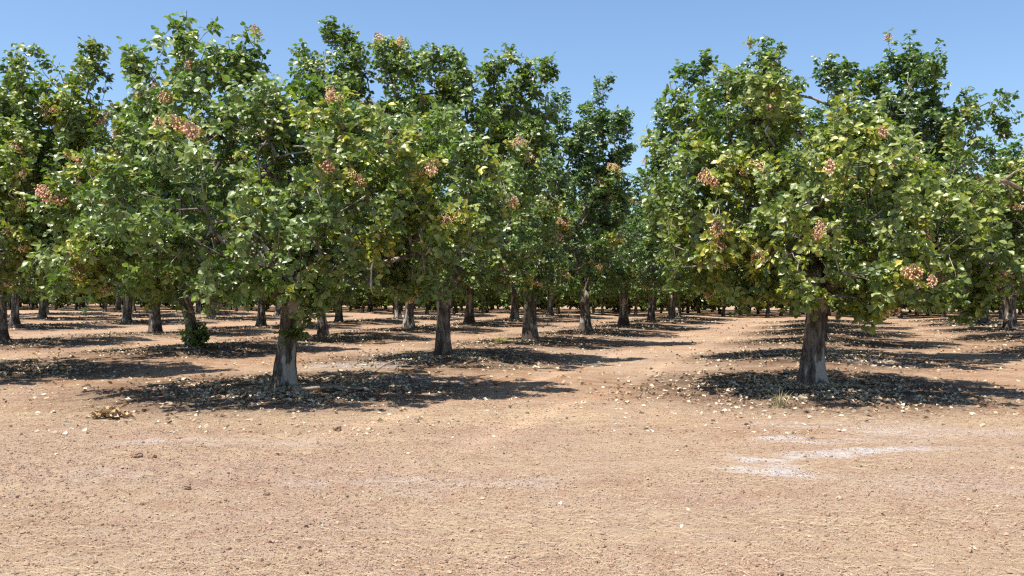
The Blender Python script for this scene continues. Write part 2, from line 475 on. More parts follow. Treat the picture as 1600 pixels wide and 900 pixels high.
def grow(seed, lobes, trunk_h, trunk_r, lean, n_shoots, leaves_per, leaf_len, simple, clusters, palette, yellow=.06, yzone=None, extra_clusters=(), twigs=True, fill=0.0):
    """returns dict of meshes for one tree"""
    rg = np.random.default_rng(seed)
    L = np.array([l[:6] for l in lobes], float); L[:, 1] -= .3; L[:, 3:6] *= [1.09, 1.14, 1.06]; L[:, 5] = np.minimum(L[:, 5], L[:, 5] / 1.05 + .1)
    wt = np.array([(l[6] if len(l) > 6 else 1.0) * (1.5 if l[2] > 4.4 else 1) for l in lobes]) * (L[:, 3] * L[:, 4] * L[:, 5]) ** .8
    top = np.array([lean[0], lean[1], trunk_h])
    pos = [top]; par = [-1]; limb = [-1]
    K = rg.integers(4, 6)
    def path(a, b, p0, li, step=.35, sag=.12):
        d = np.linalg.norm(b - a); m = max(1, int(d / step)); idx = p0
        side = rg.normal(0, 1, 3) * .12 * d
        for q in range(1, m + 1):
            t = q / m
            p = a + (b - a) * t + side * math.sin(math.pi * t) + np.array([0, 0, -sag * d * math.sin(math.pi * t) * -0.5]) + rg.normal(0, .025, 3)
            pos.append(p); par.append(idx); limb.append(li); idx = len(pos) - 1
        return idx
    # main limbs rise in a vase
    m0 = L[0]; az0 = rg.uniform(0, 6.28)
    for k in range(K):
        az = az0 + k / K * 6.28 + rg.normal(0, .2)
        e = np.array([m0[0] + math.cos(az) * m0[3] * .5, m0[1] + math.sin(az) * m0[4] * .5, m0[2] + m0[5] * rg.uniform(-.1, .45)])
        path(top, e, 0, k)
    for q in range(1, len(L)):
        l = L[q]; c = l[:3] + [0, 0, -.3 * l[5]]
        A = np.array(pos); dd = np.linalg.norm(A - c, axis=1) + .5 * np.maximum(0, A[:, 2] - c[2]) + (np.array(limb) < 0) * .6
        j = int(np.argmin(dd)); li = limb[j] if limb[j] >= 0 else int(rg.integers(K))
        path(A[j], c, j, li)
    # shoot tips in the lobes
    which = rg.choice(len(L), n_shoots, p=wt / wt.sum())
    u = norm(rg.normal(0, 1, (n_shoots, 3))); 
    rr = 1 - np.abs(rg.normal(0, .26, n_shoots)); rr = np.clip(rr, .15, 1) * rg.uniform(.9, 1.1, n_shoots)
    tip = L[which, :3] + u * L[which, 3:6] * rr[:, None]
    nc = max(12, n_shoots // 8)
    ci = rg.choice(n_shoots, nc, replace=False)
    dist = np.linalg.norm(tip[:, None] - tip[ci][None], axis=2)
    near_c = np.argmin(dist, 1); pull = rg.uniform(.15, .62, n_shoots)[:, None]
    tip = tip + (tip[ci][near_c] - tip) * pull
    ne = len(extra_clusters)
    if ne: tip[:ne] = np.array(extra_clusters) + [0, 0, .1]
    tip[:, 2] = np.maximum(tip[:, 2], trunk_h - .48 + rg.uniform(-.3, .45, n_shoots))
    cm = L[which, :3]
    outw = norm((tip - cm) * [1, 1, .5] + 1e-3)
    dirn = norm(outw * .6 + np.array([0, 0, .85]) + rg.normal(0, .35, (n_shoots, 3)))
    low = tip[:, 2] < trunk_h + .9
    dirn[low] = norm(outw[low] * 1.0 + np.array([0, 0, -.25]) + rg.normal(0, .3, (low.sum(), 3)))
    sl = rg.uniform(.45, .85, n_shoots)
    sl[:ne] = 1.0
    base = tip - dirn * sl[:, None]
    order = np.argsort(np.linalg.norm(base - top, axis=1))
    POS = np.zeros((n_shoots * 9 + len(pos) + 500, 3)); cnt = len(pos); POS[:cnt] = pos
    par = list(par); limb = list(limb); shoot_nodes = []
    tdist = np.linalg.norm(POS - top, axis=1)
    for s_ in order:
        b = base[s_]
        q = POS[:cnt]
        dd = np.linalg.norm(q - b, axis=1) + .35 * np.maximum(0, q[:, 2] - b[2])
        dd[0] += .8
        j = int(np.argmin(dd)); li = limb[j] if limb[j] >= 0 else int(rg.integers(K))
        d = np.linalg.norm(b - POS[j])
        m = max(1, int(d / .3)); idx = j; a = POS[j].copy(); side = rg.normal(0, .1 * d, 3)
        for qq in range(1, m + 1):
            t = qq / m
            POS[cnt] = a + (b - a) * t + side * math.sin(math.pi * t); par.append(idx); limb.append(li); idx = cnt; cnt += 1
        for qq in (1, 2, 3):
            t = qq / 3
            POS[cnt] = b + dirn[s_] * sl[s_] * t + np.array([0, 0, -.06 * t * t]) + rg.normal(0, .02, 3); par.append(idx); limb.append(li); idx = cnt; cnt += 1
        shoot_nodes.append((s_, idx))
        if cnt > len(POS) - 20: break
    POS = POS[:cnt]; par = np.array(par[:cnt]); limb = np.array(limb[:cnt])
    # pipe model radii
    load = np.zeros(cnt)
    for _, e in shoot_nodes: load[e] += 1
    for i in range(cnt - 1, 0, -1): load[par[i]] += load[i]
    load = np.maximum(load, .5)
    rad = .0056 * load ** .5
    rad = np.minimum(rad, trunk_r * .62)
    res = {'limbs': []}
    B = POS[1:]; A = POS[par[1:]]; rb = rad[1:]; ra = np.minimum(rad[par[1:]], rb * 1.5)
    lm = limb[1:]; keep = (rb > (.0 if twigs else .012))
    for k in range(K):
        VV = []; FF = []; off = 0
        for lo, hi, n in ((.022, 9, 8), (0, .022, 4)):
            s = (lm == k) & keep & (rb >= lo) & (rb < hi)
            if s.sum() == 0: continue
            v, f = tubes(A[s], B[s], ra[s], rb[s], n); VV.append(v); FF.append(f + off); off += len(v)
        if VV: res['limbs'].append(mesh("limb", np.concatenate(VV), [np.concatenate(FF)], smooth=True))
    # trunk
    tp = np.array([[0, 0, -.08], [lean[0] * .1, lean[1] * .1, trunk_h * .25], [lean[0] * .45, lean[1] * .45, trunk_h * .55], [lean[0] * .9, lean[1] * .9, trunk_h * .9], [lean[0] * 1.05, lean[1] * 1.05, trunk_h * 1.08]])
    tr = trunk_r * np.array([1.12, 1.0, .86, .92, .8])
    v, f = trunk_mesh(rg, tp, tr, seed)
    res['trunk'] = mesh("trunk", v, f, smooth=True)
    # leaves
    P = []; Fd = []; Nn = []; Sh = []
    for s_, _ in shoot_nodes:
        n = int(leaves_per * rg.uniform(.7, 1.3))
        t = rg.uniform(0, 1, n) ** .8 * 1.08
        p0 = base[s_] + dirn[s_] * sl[s_] * t[:, None] + np.array([0, 0, -.06]) * (t ** 2)[:, None]
        an = np.arange(n) * 2.4 + rg.uniform(0, 6)
        h = norm(np.cross(dirn[s_], rg.normal(0, 1, 3)))
        g = np.cross(dirn[s_], h)
        rad_d = h * np.cos(an)[:, None] + g * np.sin(an)[:, None]
        pd = norm(rad_d + dirn[s_] * .5 + rg.normal(0, .25, (n, 3)))
        pb = p0 + pd * rg.uniform(.03, .11, n)[:, None]
        # trio of leaflets
        side = norm(np.cross(pd, np.array([0, 0, 1.]) + rg.normal(0, .2, (n, 3))))
        for q, (a, b2, offs) in enumerate(((1, 0, .02), (.35, .95, 0), (.35, -.95, 0))):
            dr = norm(pd * a + side * b2 + np.array([0, 0, -.35]) + rg.normal(0, .28, (n, 3)))
            P.append(pb + dr * offs); Fd.append(dr)
            Nn.append(norm(np.array([-.12, -.12, .45]) + outw[s_] * .75 + rg.normal(0, .46, (n, 3))))
            Sh.append(np.full(n, s_))
    P = np.concatenate(P); Fd = np.concatenate(Fd); Nn = np.concatenate(Nn); Sh = np.concatenate(Sh)
    m = len(P)
    ln = leaf_len * rg.uniform(.7, 1.25, m); wd = ln * rg.uniform(.6, .92, m)
    # colour: per shoot tone, plus per leaf
    tone = rg.uniform(0, 1, n_shoots)
    pal = {'green': (DARK, MID, PALE), 'blue': (DARK, BLUE, MID), 'warm': (DARK * 1.05, MID * [1.12, 1.03, .85], PALE * [1.12, 1.04, .85])}[palette]
    tt = np.clip(tone[Sh] * .55 + rg.uniform(0, 1, m) * .5, 0, 1)[:, None]
    colr = np.where(tt < .5, pal[0] + (pal[1] - pal[0]) * tt * 2, pal[1] + (pal[2] - pal[1]) * (tt * 2 - 1))
    ysh = rg.uniform(0, 1, n_shoots) < yellow
    if yzone is not None:
        dz = np.linalg.norm(tip - np.array(yzone[:3]), axis=1)
        ysh |= (dz < yzone[3]) & (rg.uniform(0, 1, n_shoots) < yzone[4])
    yl = ysh[Sh] & (rg.uniform(0, 1, m) < .6)
    # nut clusters hang from shoots near the outside
    cl = []
    if clusters:
        cand = [s for s, _ in shoot_nodes if rr[s] > .72 and (tip[s, 2] < 5.2 or s % 4 == 0)]
        rg.shuffle(cand)
        for s in cand[:clusters]:
            cl.append(base[s] + dirn[s] * sl[s] * rg.uniform(.5, 1.0) + outw[s] * .15 + [0, 0, -.04])
            if rg.uniform() < .6:
                for _ in range(rg.integers(1, 4)): cl.append(cl[-1] + rg.normal(0, 1, 3) * [.13, .13, .06])
        cl = [np.array(c, float) for c in extra_clusters] + cl
        cl = cl[:96]
        C = np.array(cl)
        for c in C:
            d = np.linalg.norm(P - c, axis=1)
            yl |= (d < .32) & (rg.uniform(0, 1, m) < .5)
            yl |= (d < .13)
    ymix = rg.uniform(0, 1, (m, 1))
    ycol = np.where(ymix < .68, YEL * (.6 + .6 * ymix), np.where(ymix < .97, GOLD * .9, BROWN))
    colr[yl] = (ycol * rg.uniform(.6, 1.0, (m, 1)))[yl]
    if clusters:   # leave room for the nuts
        keepm = np.ones(m, bool)
        for c in C: keepm &= np.linalg.norm(P + Fd * ln[:, None] * .5 - c - outw.mean(0) * 0, axis=1) > .065
        P, Fd, Nn, ln, wd, colr = P[keepm], Fd[keepm], Nn[keepm], ln[keepm], wd[keepm], colr[keepm]
    v, fs, k = leaf_mesh_arrays(P, Fd, Nn, ln, wd, simple)
    res['crown'] = mesh("crown", v, fs, tint=np.repeat(colr, k, 0), smooth=False)
    res['clusters'] = cl
    return res

# nut clusters: a drooping panicle of small round hulls
def ico():
    t = (1 + 5 ** .5) / 2
    v = norm(np.array([[-1, t, 0], [1, t, 0], [-1, -t, 0], [1, -t, 0], [0, -1, t], [0, 1, t], [0, -1, -t], [0, 1, -t], [t, 0, -1], [t, 0, 1], [-t, 0, -1], [-t, 0, 1]], float))
    f = np.array([[0, 11, 5], [0, 5, 1], [0, 1, 7], [0, 7, 10], [0, 10, 11], [1, 5, 9], [5, 11, 4], [11, 10, 2], [10, 7, 6], [7, 1, 8], [3, 9, 4], [3, 4, 2], [3, 2, 6], [3, 6, 8], [3, 8, 9], [4, 9, 5], [2, 4, 11], [6, 2, 10], [8, 6, 7], [9, 8, 1]])
    return v, f
ICV, ICF = ico()
def cluster_mesh(seed, c0, c1, n=44):
    rg = np.random.default_rng(seed)
    u = norm(rg.normal(0, 1, (n, 3))); r = rg.uniform(.3, 1, n) ** .5
    P = u * r[:, None] * [.10, .10, .095] + [0, 0, -.02]
    s = rg.uniform(.008, .014, n)
    V = (P[:, None] + ICV[None] * s[:, None, None] * [1, 1, 1.25]).reshape(-1, 3)
    Fm = (ICF[None] + (np.arange(n) * 12)[:, None, None]).reshape(-1, 3)
    col = np.repeat(c0 + (c1 - c0) * rg.uniform(0, 1, (n, 1)), 12, 0)
    # stalks
    A = np.tile([[0, 0, .10]], (n, 1)) + P * .15; tv, tf = tubes(A, P, np.full(n, .003), np.full(n, .002), 3)
    col = np.concatenate([col, np.tile([[.30, .20, .10]], (len(tv), 1))])
    return mesh("nut_cluster", np.concatenate([V, tv]), [Fm, tf + len(V)], tint=col, smooth=True)
PINK = np.array([.88, .41, .27]); ROSE = np.array([.92, .60, .40]); CREAM = np.array([.80, .60, .27]); OLIVE = np.array([.60, .55, .18])
CM = [cluster_mesh(1, PINK, ROSE), cluster_mesh(2, PINK * .9, CREAM), cluster_mesh(3, CREAM, OLIVE), cluster_mesh(4, ROSE, CREAM), cluster_mesh(5, CREAM * .9, PINK)]
for m_ in CM: m_.materials.append(M_NUT)

def assemble(name, res, trunk_mat=M_TRUNK):
    root = empty(name, (0, 0, 0))
    t = link("trunk", res['trunk'], root, trunk_mat)
    for l in res['limbs']: link("limb", l, t, M_BARK)
    link("crown", res['crown'], root, M_LEAF)
    for i, c in enumerate(res['clusters']):
        o = link("nut_cluster", CM[rng.integers(len(CM))], root)
        o.location = c; o.rotation_euler = (rng.normal(0, .25), rng.normal(0, .25), rng.uniform(0, 6.28))
        k = rng.uniform(.65, 1.2); o.scale = (k * rng.uniform(.8, 1.2), k * rng.uniform(.8, 1.2), k * rng.uniform(.8, 1.05))
    return root

def copy_tree(src, name=None):
    r = src.copy(); COL.objects.link(r)
    for ch in src.children:
        c = ch.copy(); COL.objects.link(c); c.parent = r
        for g in ch.children:
            d = g.copy(); COL.objects.link(d); d.parent = c
    return r

def place(root, p, rz=0.0, s=1.0):
    root.location = (p[0], p[1], hz1(p) - .01)
    root.rotation_euler = (0, 0, rz); root.scale = (s, s, s)

GRP = "pistachio trees standing in rows across the orchard"
# ---- the nearest trees, each grown to its own shape
SPEC = {}
SPEC[('centre', 0)] = dict(seed=101, lobes=[(-.1, 0, 3.15, 2.85, 2.9, 1.9), (-.2, -1.7, 2.5, 2.1, 1.5, 1.1, .8), (1.2, -.6, 2.3, 2.0, 1.6, .9, .8), (-1.5, -.1, 4.8, .95, 1.1, 1.35, 1.3), (-.62, .2, 5.2, .5, .6, .95, 1.4), (-2.2, 0, 4.2, .6, .7, 1.0, 1.2), (.35, .2, 4.6, .8, .9, .9, 1.2), (1.7, -.5, 3.7, 1.35, 1.5, 1.25), (.5, .3, 4.1, 1.3, 1.4, 1.1),
    (-2.1, -.4, 2.6, 1.1, 1.4, 1.3), (.8, -.8, 1.55, .45, .45, .6, 1.8), (-.6, -1.0, 1.55, .45, .4, .5, 1.8), (-1.6, -.8, 1.5, .7, .6, .4, 1.2), (2.3, -.4, 2.6, .8, 1.2, 1.3), (-2.9, -.5, 2.6, .95, 1.3, 1.1), (2.9, -.3, 3.0, .8, 1.2, 1.2)],
    trunk_h=1.42, trunk_r=.17, lean=(.12, 0), n_shoots=760, leaves_per=17, leaf_len=.108, clusters=66, palette='green', yellow=.07,
    extra_clusters=[(-3.0, -1.1, 3.65), (-2.8, -1.2, 3.55), (-2.45, -1.1, 3.3), (2.6, -1.2, 3.5), (2.5, -1.4, 3.4), (1.9, -1.6, 3.9), (1.8, -1.5, 2.3), (1.0, -1.7, 3.2)],
    yzone=(1.3, -1.2, 3.7, 1.5, .4), mat=M_TRUNK, label="large pistachio tree with pale-streaked grey trunk at the front, left of centre")
SPEC[('centre', 1)] = dict(seed=102, lobes=[(0, 0, 3.5, 2.9, 2.9, 2.1), (-2.65, 0, 6.35, .75, .8, 1.55, 1.4), (-1.5, .1, 6.2, 1.0, 1.1, 1.45, 1.3), (-.4, .1, 6.05, 1.0, 1.2, 1.35, 1.3), (.6, 0, 5.8, .8, 1.0, 1.4, 1.2), (1.5, 0, 5.9, .55, .8, 1.25, 1.3), (2.2, -.2, 5.95, .5, .55, 1.2, 1.3), (-1.9, 0, 4.8, 1.2, 1.4, 1.3), (1.7, -.2, 4.3, 1.1, 1.2, 1.3), (-.6, -.9, 1.55, .8, .6, .6, 1.6)],
    trunk_h=1.5, trunk_r=.17, lean=(.03, 0), n_shoots=760, leaves_per=15, leaf_len=.114, clusters=40, palette='green', yellow=.05, mat=M_TRUNK_G,
    label="tall pistachio tree, pale trunk with dark foot, just behind the large front tree")
SPEC[('centre', 2)] = dict(seed=103, lobes=[(0, 0, 3.5, 2.7, 2.7, 2.1), (2.2, 0, 6.1, .95, .95, 1.75, 1.3), (1.1, .2, 6.0, .8, .9, 1.6, 1.3), (-.8, 0, 5.7, 1.3, 1.3, 1.6), (2.4, -.3, 4.2, .7, .9, 1.2), (.1, -.8, 1.8, .5, .5, .5)],
    trunk_h=1.55, trunk_r=.2, lean=(0, 0), n_shoots=660, leaves_per=13, leaf_len=.12, clusters=26, palette='blue', yellow=.03, mat=M_TRUNK_G,
    label="third tree back in the middle row, high upright crown ending at the gap of sky")
SPEC[('right', 0)] = dict(seed=104, lobes=[(-.05, 0, 2.8, 2.4, 2.5, 1.65), (.6, -.9, 2.0, 2.0, 1.6, .8, .8), (.1, -.1, 3.95, 1.3, 1.3, 1.0), (-1.9, .3, 4.1, .85, .95, 1.4, .8), (-1.85, -.3, 2.9, 1.0, 1.3, 1.4), (1.7, -.3, 2.9, .95, 1.3, 1.45), (2.3, -.8, 1.6, .4, .35, .6, 1.8), (.35, -.9, 1.6, .6, .5, .5, 1.5), (-1.3, -.8, 1.5, .6, .5, .4, 1.2), (-.9, -.3, 4.6, .6, .7, .7)],
    trunk_h=1.45, trunk_r=.175, lean=(.13, 0), n_shoots=700, leaves_per=17, leaf_len=.108, clusters=70, palette='warm', yellow=.12,
    extra_clusters=[(.9, -2.1, 2.5), (.95, -2.1, 2.35), (.85, -2.1, 2.25), (-1.95, -1.7, 2.55), (-1.85, -1.7, 2.4), (-.9, -.9, 4.7), (-.95, -.9, 4.45)],
    yzone=(-.2, -1.2, 3.0, 1.9, .3), mat=M_TRUNK, label="pistachio tree with dark leaning trunk and many pink nut clusters at the front right")
SPEC[('right', 1)] = dict(seed=105, lobes=[(0, 0, 3.5, 2.9, 2.8, 2.1), (-1.35, 0, 5.85, .95, 1.1, 1.6, 1.3), (-2.85, 0, 5.5, 1.05, 1.2, 1.6, 1.2), (-3.4, -.2, 4.3, .85, .9, 1.2), (.3, 0, 6.15, .7, .75, 1.15, 1.4), (1.75, 0, 6.05, .75, .95, 1.5, 1.4), (2.6, 0, 5.9, .8, 1.0, 1.55, 1.3), (3.1, 0, 5.3, .6, .8, 1.4, 1.2), (2.6, 0, 3.9, 1.1, 1.3, 1.4), (4.05, -.1, 6.0, .28, .28, .32, 1.0), (4.15, -.1, 5.35, .25, .25, .25, 1.0)],
    trunk_h=1.5, trunk_r=.175, lean=(.05, 0), n_shoots=820, leaves_per=15, leaf_len=.114, clusters=34, palette='blue', yellow=.04,
    extra_clusters=[(3.55, -.3, 5.75), (-1.45, -.6, 6.1), (-1.4, -.6, 5.85), (-1.35, -.6, 5.4), (1.7, 0, 7.45), (-1.55, 0, 7.25)], mat=M_TRUNK_G,
    label="second tree in the right row, tall crown with a twig against the sky")
SPEC[('left', 0)] = dict(seed=106, lobes=[(0, 0, 3.3, 3.0, 2.9, 1.95), (2.25, -.1, 5.6, .6, .75, 1.3, 1.3), (1.25, -.1, 5.2, .75, .95, 1.1, 1.2), (.2, 0, 4.5, 1.2, 1.3, 1.0), (1.9, -.3, 4.0, 1.2, 1.4, 1.3), (2.1, -.4, 2.7, 1.0, 1.3, 1.3)],
    trunk_h=1.4, trunk_r=.175, lean=(.0, 0), n_shoots=740, leaves_per=17, leaf_len=.104, clusters=60, palette='warm', yellow=.08, yzone=(2.5, -1.2, 3.3, 1.0, .4), mat=M_TRUNK,
    extra_clusters=[(1.9, -1.8, 3.1), (1.7, -1.9, 2.6), (1.95, -1.9, 2.3)],
    label="crown of the tree rooted just outside the left edge of the view")
SPEC[('left', 1)] = dict(seed=107, lobes=[(-.3, 0, 3.5, 2.9, 2.8, 2.1), (-1.0, 0, 5.3, 1.3, 1.3, 1.3), (1.2, 0, 5.0, 1.2, 1.2, 1.3)],
    trunk_h=1.5, trunk_r=.16, lean=(-.28, 0), n_shoots=620, leaves_per=14, leaf_len=.13, clusters=24, palette='green', yellow=.06, mat=M_TRUNK,
    label="tree with a twisted slim pale trunk and green suckers at its foot, left")
SPEC[('far_right', 0)] = dict(seed=108, lobes=[(0, 0, 3.3, 3.0, 2.9, 2.0), (-2.9, -.3, 2.9, 1.35, 1.3, 1.7), (-2.1, -.2, 4.0, 1.1, 1.1, 1.0), (0, 0, 4.9, 1.4, 1.4, 1.3)],
    trunk_h=1.45, trunk_r=.175, lean=(0, 0), n_shoots=700, leaves_per=16, leaf_len=.11, clusters=50, palette='warm', yellow=.1, mat=M_TRUNK,
    extra_clusters=[(-2.6, -1.3, 4.6), (-2.35, -1.3, 4.5)],
    label="tree cut by the right edge of the view, with a bare sawn branch pointing left")

roots = {}
done = {}
for key, sp in SPEC.items():
    sp = dict(sp); mat = sp.pop('mat'); label = sp.pop('label')
    r = assemble("pistachio_tree", grow(simple=False, **sp), mat)
    tag(r, label, "tree", GRP)
    done[key] = r

# bare sawn branch of the tree at the right edge
def swept(P, rads, n=10, seed=0):
    P = np.array(P, float); rg = np.random.default_rng(seed)
    V = []; d = norm(np.gradient(P, axis=0))
    an = np.arange(n) / n * 2 * math.pi
    for j in range(len(P)):
        up = np.array([0, 0, 1.]) if abs(d[j][2]) < .85 else np.array([1., 0, 0])
        u = norm(np.cross(d[j], up)); v = np.cross(d[j], u)
        rr = rads[j] * (1 + rg.normal(0, .06, n))
        V.append(P[j] + u * (np.cos(an) * rr)[:, None] + v * (np.sin(an) * rr)[:, None])
    k = len(P); V = np.concatenate(V + [P[:1], P[-1:]])
    i = np.arange(n); Fq = np.concatenate([np.stack([i, (i + 1) % n, (i + 1) % n + n, i + n], 1) + j * n for j in range(k - 1)])
    c = np.concatenate([np.stack([(i + 1) % n, i, np.full(n, k * n)], 1), np.stack([i + (k - 1) * n, (i + 1) % n + (k - 1) * n, np.full(n, k * n + 1)], 1)])
    return V, [Fq, c]
def sweep_join(items):
    VV = []; Q = []; T = []; off = 0
    for P, r in items:
        v, (q, t) = swept(P, r, 8, off); VV.append(v); Q.append(q + off); T.append(t + off); off += len(v)
    return mesh("m", np.concatenate(VV), [np.concatenate(Q), np.concatenate(T)], smooth=True)
bb = sweep_join([([(-4.0, -1.5, 4.27), (-3.6, -1.5, 4.30), (-3.2, -1.45, 4.27), (-2.85, -1.35, 4.29), (-2.3, -1.0, 4.15), (-1.6, -.6, 3.6), (-.8, -.3, 2.6), (-.1, 0, 1.5)], [.045, .048, .05, .052, .055, .06, .07, .09]),
                 ([(-2.9, -1.35, 4.29), (-2.65, -1.4, 4.5), (-2.3, -1.35, 4.62), (-1.9, -1.3, 4.65)], [.028, .022, .016, .01]),
                 ([(-3.05, -1.4, 4.28), (-2.85, -1.5, 4.1), (-2.75, -1.5, 3.85)], [.02, .015, .008])])
bb.name = "bare_branch"
M_BARE, nt_, out_ = new_mat("bare_wood")
p_ = nd(nt_, "ShaderNodeBsdfPrincipled"); p_.inputs['Roughness'].default_value = .85
tc_ = nd(nt_, "ShaderNodeTexCoord")
nt_.links.new(mixc(nt_, ramp(nt_, noise(nt_, tc_.outputs['Object'], 14, 4), .35, .65), (.20, .135, .10), (.36, .28, .22)), p_.inputs['Base Color'])
nt_.links.new(p_.outputs[0], out_.inputs[0])
link("bare_branch", bb, done[('far_right', 0)], M_BARE).location = (-.5, -.1, -.22)

# ---- shapes shared by the trees further back
def random_lobes(rg, h=7.2, r=2.9):
    l = [(0, 0, h * .47, r, r, h * .29)]
    k = rg.integers(3, 6)
    for q in range(k):
        az = q / k * 6.28 + rg.uniform(-.4, .4); d = rg.uniform(.9, 2.0)
        zz = h * rg.uniform(.66, .78); rz = h - zz - rg.uniform(0, .7)
        l.append((math.cos(az) * d, math.sin(az) * d, zz, rg.uniform(.7, 1.1), rg.uniform(.7, 1.1), max(.7, rz), 1.1))
    for q in range(3):
        az = rg.uniform(0, 6.28); l.append((math.cos(az) * r * .75, math.sin(az) * r * .75, h * rg.uniform(.35, .5), .9, .9, 1.1))
    return l
PROTO = []
for k in range(4):
    rg = np.random.default_rng(200 + k)
    res = grow(seed=200 + k, lobes=random_lobes(rg), trunk_h=rg.uniform(1.4, 1.6), trunk_r=rg.uniform(.16, .21), lean=(rg.normal(0, .08), rg.normal(0, .08)), n_shoots=560, leaves_per=9,
               leaf_len=.165, simple=True, clusters=12, palette=['green', 'blue', 'warm', 'blue'][k], yellow=[.05, .03, .12, .02][k])
    PROTO.append(assemble("pistachio_tree", res, M_TRUNK_G if k % 2 else M_TRUNK))
FAR = []
for k in range(3):
    rg = np.random.default_rng(300 + k)
    res = grow(seed=300 + k, lobes=random_lobes(rg, 7.0), trunk_h=rg.uniform(1.3, 1.5), trunk_r=rg.uniform(.16, .20), lean=(rg.normal(0, .08), 0), n_shoots=430, leaves_per=6,
               leaf_len=.23, simple=True, clusters=0, palette=['green', 'blue', 'warm'][k], yellow=[.05, .03, .1][k], twigs=False)
    FAR.append(assemble("pistachio_tree", res, M_TRUNK_G if k % 2 else M_TRUNK))
HEDGE = []
for k in range(4):
    rg = np.random.default_rng(400 + k)
    l = [(0, 0, 2.7, 1.8, 1.9, 2.2), (rg.normal(0, .6), 0, 4.3, 1.1, 1.1, 1.2), (rg.normal(0, .6), 0, 1.1 if k > 1 else 1.9, 1.6, 1.6, .75, 1.8)]
    res = grow(seed=400 + k, lobes=l, trunk_h=.75 if k > 1 else 1.15, trunk_r=.10, lean=(rg.normal(0, .1), 0), n_shoots=330, leaves_per=5,
               leaf_len=.25, simple=True, clusters=0, palette=['green', 'green', 'warm', 'green'][k], yellow=[.03, .08, .1, .05][k], twigs=False)
    HEDGE.append(assemble("orchard_tree", res, M_TRUNK))

ORD = ["first", "second", "third", "fourth", "fifth", "sixth", "seventh", "eighth", "ninth", "tenth", "eleventh"]
ROWTXT = {'centre': "in the row behind the large left-centre tree", 'right': "in the right row, behind the dark leaning trunk",
          'left': "in the row of the twisted slim trunk on the left", 'far_left': "in the row whose nearest trunk touches the left edge",
          'far_right': "in the row at the right edge of the view", 'third_left': "in the third row left of the large front tree",
          'fourth_left': "in the fourth row left of the large front tree", 'fifth_left': "in the outermost row on the left",
          'third_right': "in the next row beyond the right edge tree", 'fourth_right': "in the outermost row on the right"}
used = set()
seen_in_row = {}
for row, i, p in TREES:
    seen_in_row[row] = seen_in_row.get(row, 0) + 1
    if (row, i) in done:
        place(done[(row, i)], p); continue
    dist = p[1]
    pool, tagp = (PROTO, 'p') if dist < 44 else (FAR, 'f')
    k = int(rng.integers(len(pool)))
    if (tagp, k) not in used: r = pool[k]; used.add((tagp, k))
    else: r = copy_tree(pool[k])
    place(r, p, rng.uniform(0, 6.28), rng.uniform(.93, 1.05) * (.84 if (row, i) == ('far_left', 0) else 1))
    what = "pistachio tree"
    tag(r, f"{what} {ORD[seen_in_row[row]-1]} back {ROWTXT[row]}", "tree", GRP)
for pool, tg in ((PROTO, 'p'), (FAR, 'f')):
    for k, r in enumerate(pool):
        if (tg, k) not in used:
            for c in list(r.children_recursive) + [r]: bpy.data.objects.remove(c)
# the dense block across the far end
used = set()
for a in range(6):
    for b in np.arange(-84, 54, 2.6):
        p = T1 + D * (END + 4.0 + a * 4.2) + N * (b + rng.uniform(-.5, .5) + a * 1.1)
        x = p[0] / p[1] * 1400 + 800
        if x < -60 or x > 1660: continue
        k = int(rng.integers(2)) if a < 2 else int(rng.integers(2, 4))
        if k not in used: r = HEDGE[k]; used.add(k)
        else: r = copy_tree(HEDGE[k])
        place(r, p, rng.uniform(0, 6.28), rng.uniform(.85, 1.12))
        tag(r, "small thin-trunked tree in the dense band closing the far end of the orchard", "tree", "thin trees in the dense band at the far end")

# ------------------------------------------------------------------ sprigs growing from trunks
def sprig(seed, n_sh, ext, leaf, lean=(0, 0, .4)):
    rg = np.random.default_rng(seed)
    P = []; Fd = []; A = []; B = []
    for k in range(n_sh):
        d = norm(rg.normal(0, 1, 3) * [1, 1, .5] + np.array(lean)); l = rg.uniform(.5, 1) * ext
        A.append([0, 0, 0]); B.append(d * l)
        for t in rg.uniform(.2, 1.05, 12):
            dd = norm(rg.normal(0, 1, 3) + d * .5 + [0, 0, -.3]); P.append(d * l * t); Fd.append(dd)
    P = np.array(P); Fd = np.array(Fd); m = len(P)
    ln = leaf * rg.uniform(.7, 1.2, m)
    v, fs, k = leaf_mesh_arrays(P, Fd, norm(rg.normal(0, .5, (m, 3)) + [0, -.2, .8]), ln, ln * .8)
    col = MID * rg.uniform(.6, 1.3, (m, 1))
    tv, tf = tubes(np.array(A, float), np.array(B), np.full(n_sh, .007), np.full(n_sh, .003), 5)
    col = np.concatenate([np.repeat(col, k, 0), np.tile([[.12, .10, .06]], (len(tv), 1))])
    return mesh("sucker_shoot", np.concatenate([v, tv]), fs + [tf + len(v)], tint=col)
s1 = link("sucker_shoot", sprig(1, 9, .28, .10, (.4, -.3, -.3)), done[('centre', 0)], M_LEAF); s1.location = (.15, -.14, .92)
s2 = link("sucker_shoot", sprig(2, 34, .72, .13, (.1, -.1, 1.5)), done[('left', 1)], M_LEAF); s2.location = (.12, -.15, .05)

# ------------------------------------------------------------------ ground cover (stuff)
def in_view(x, y, pad=.4):
    return (np.abs(x) < y * .5714 + pad * 2) & (y > 4.2)

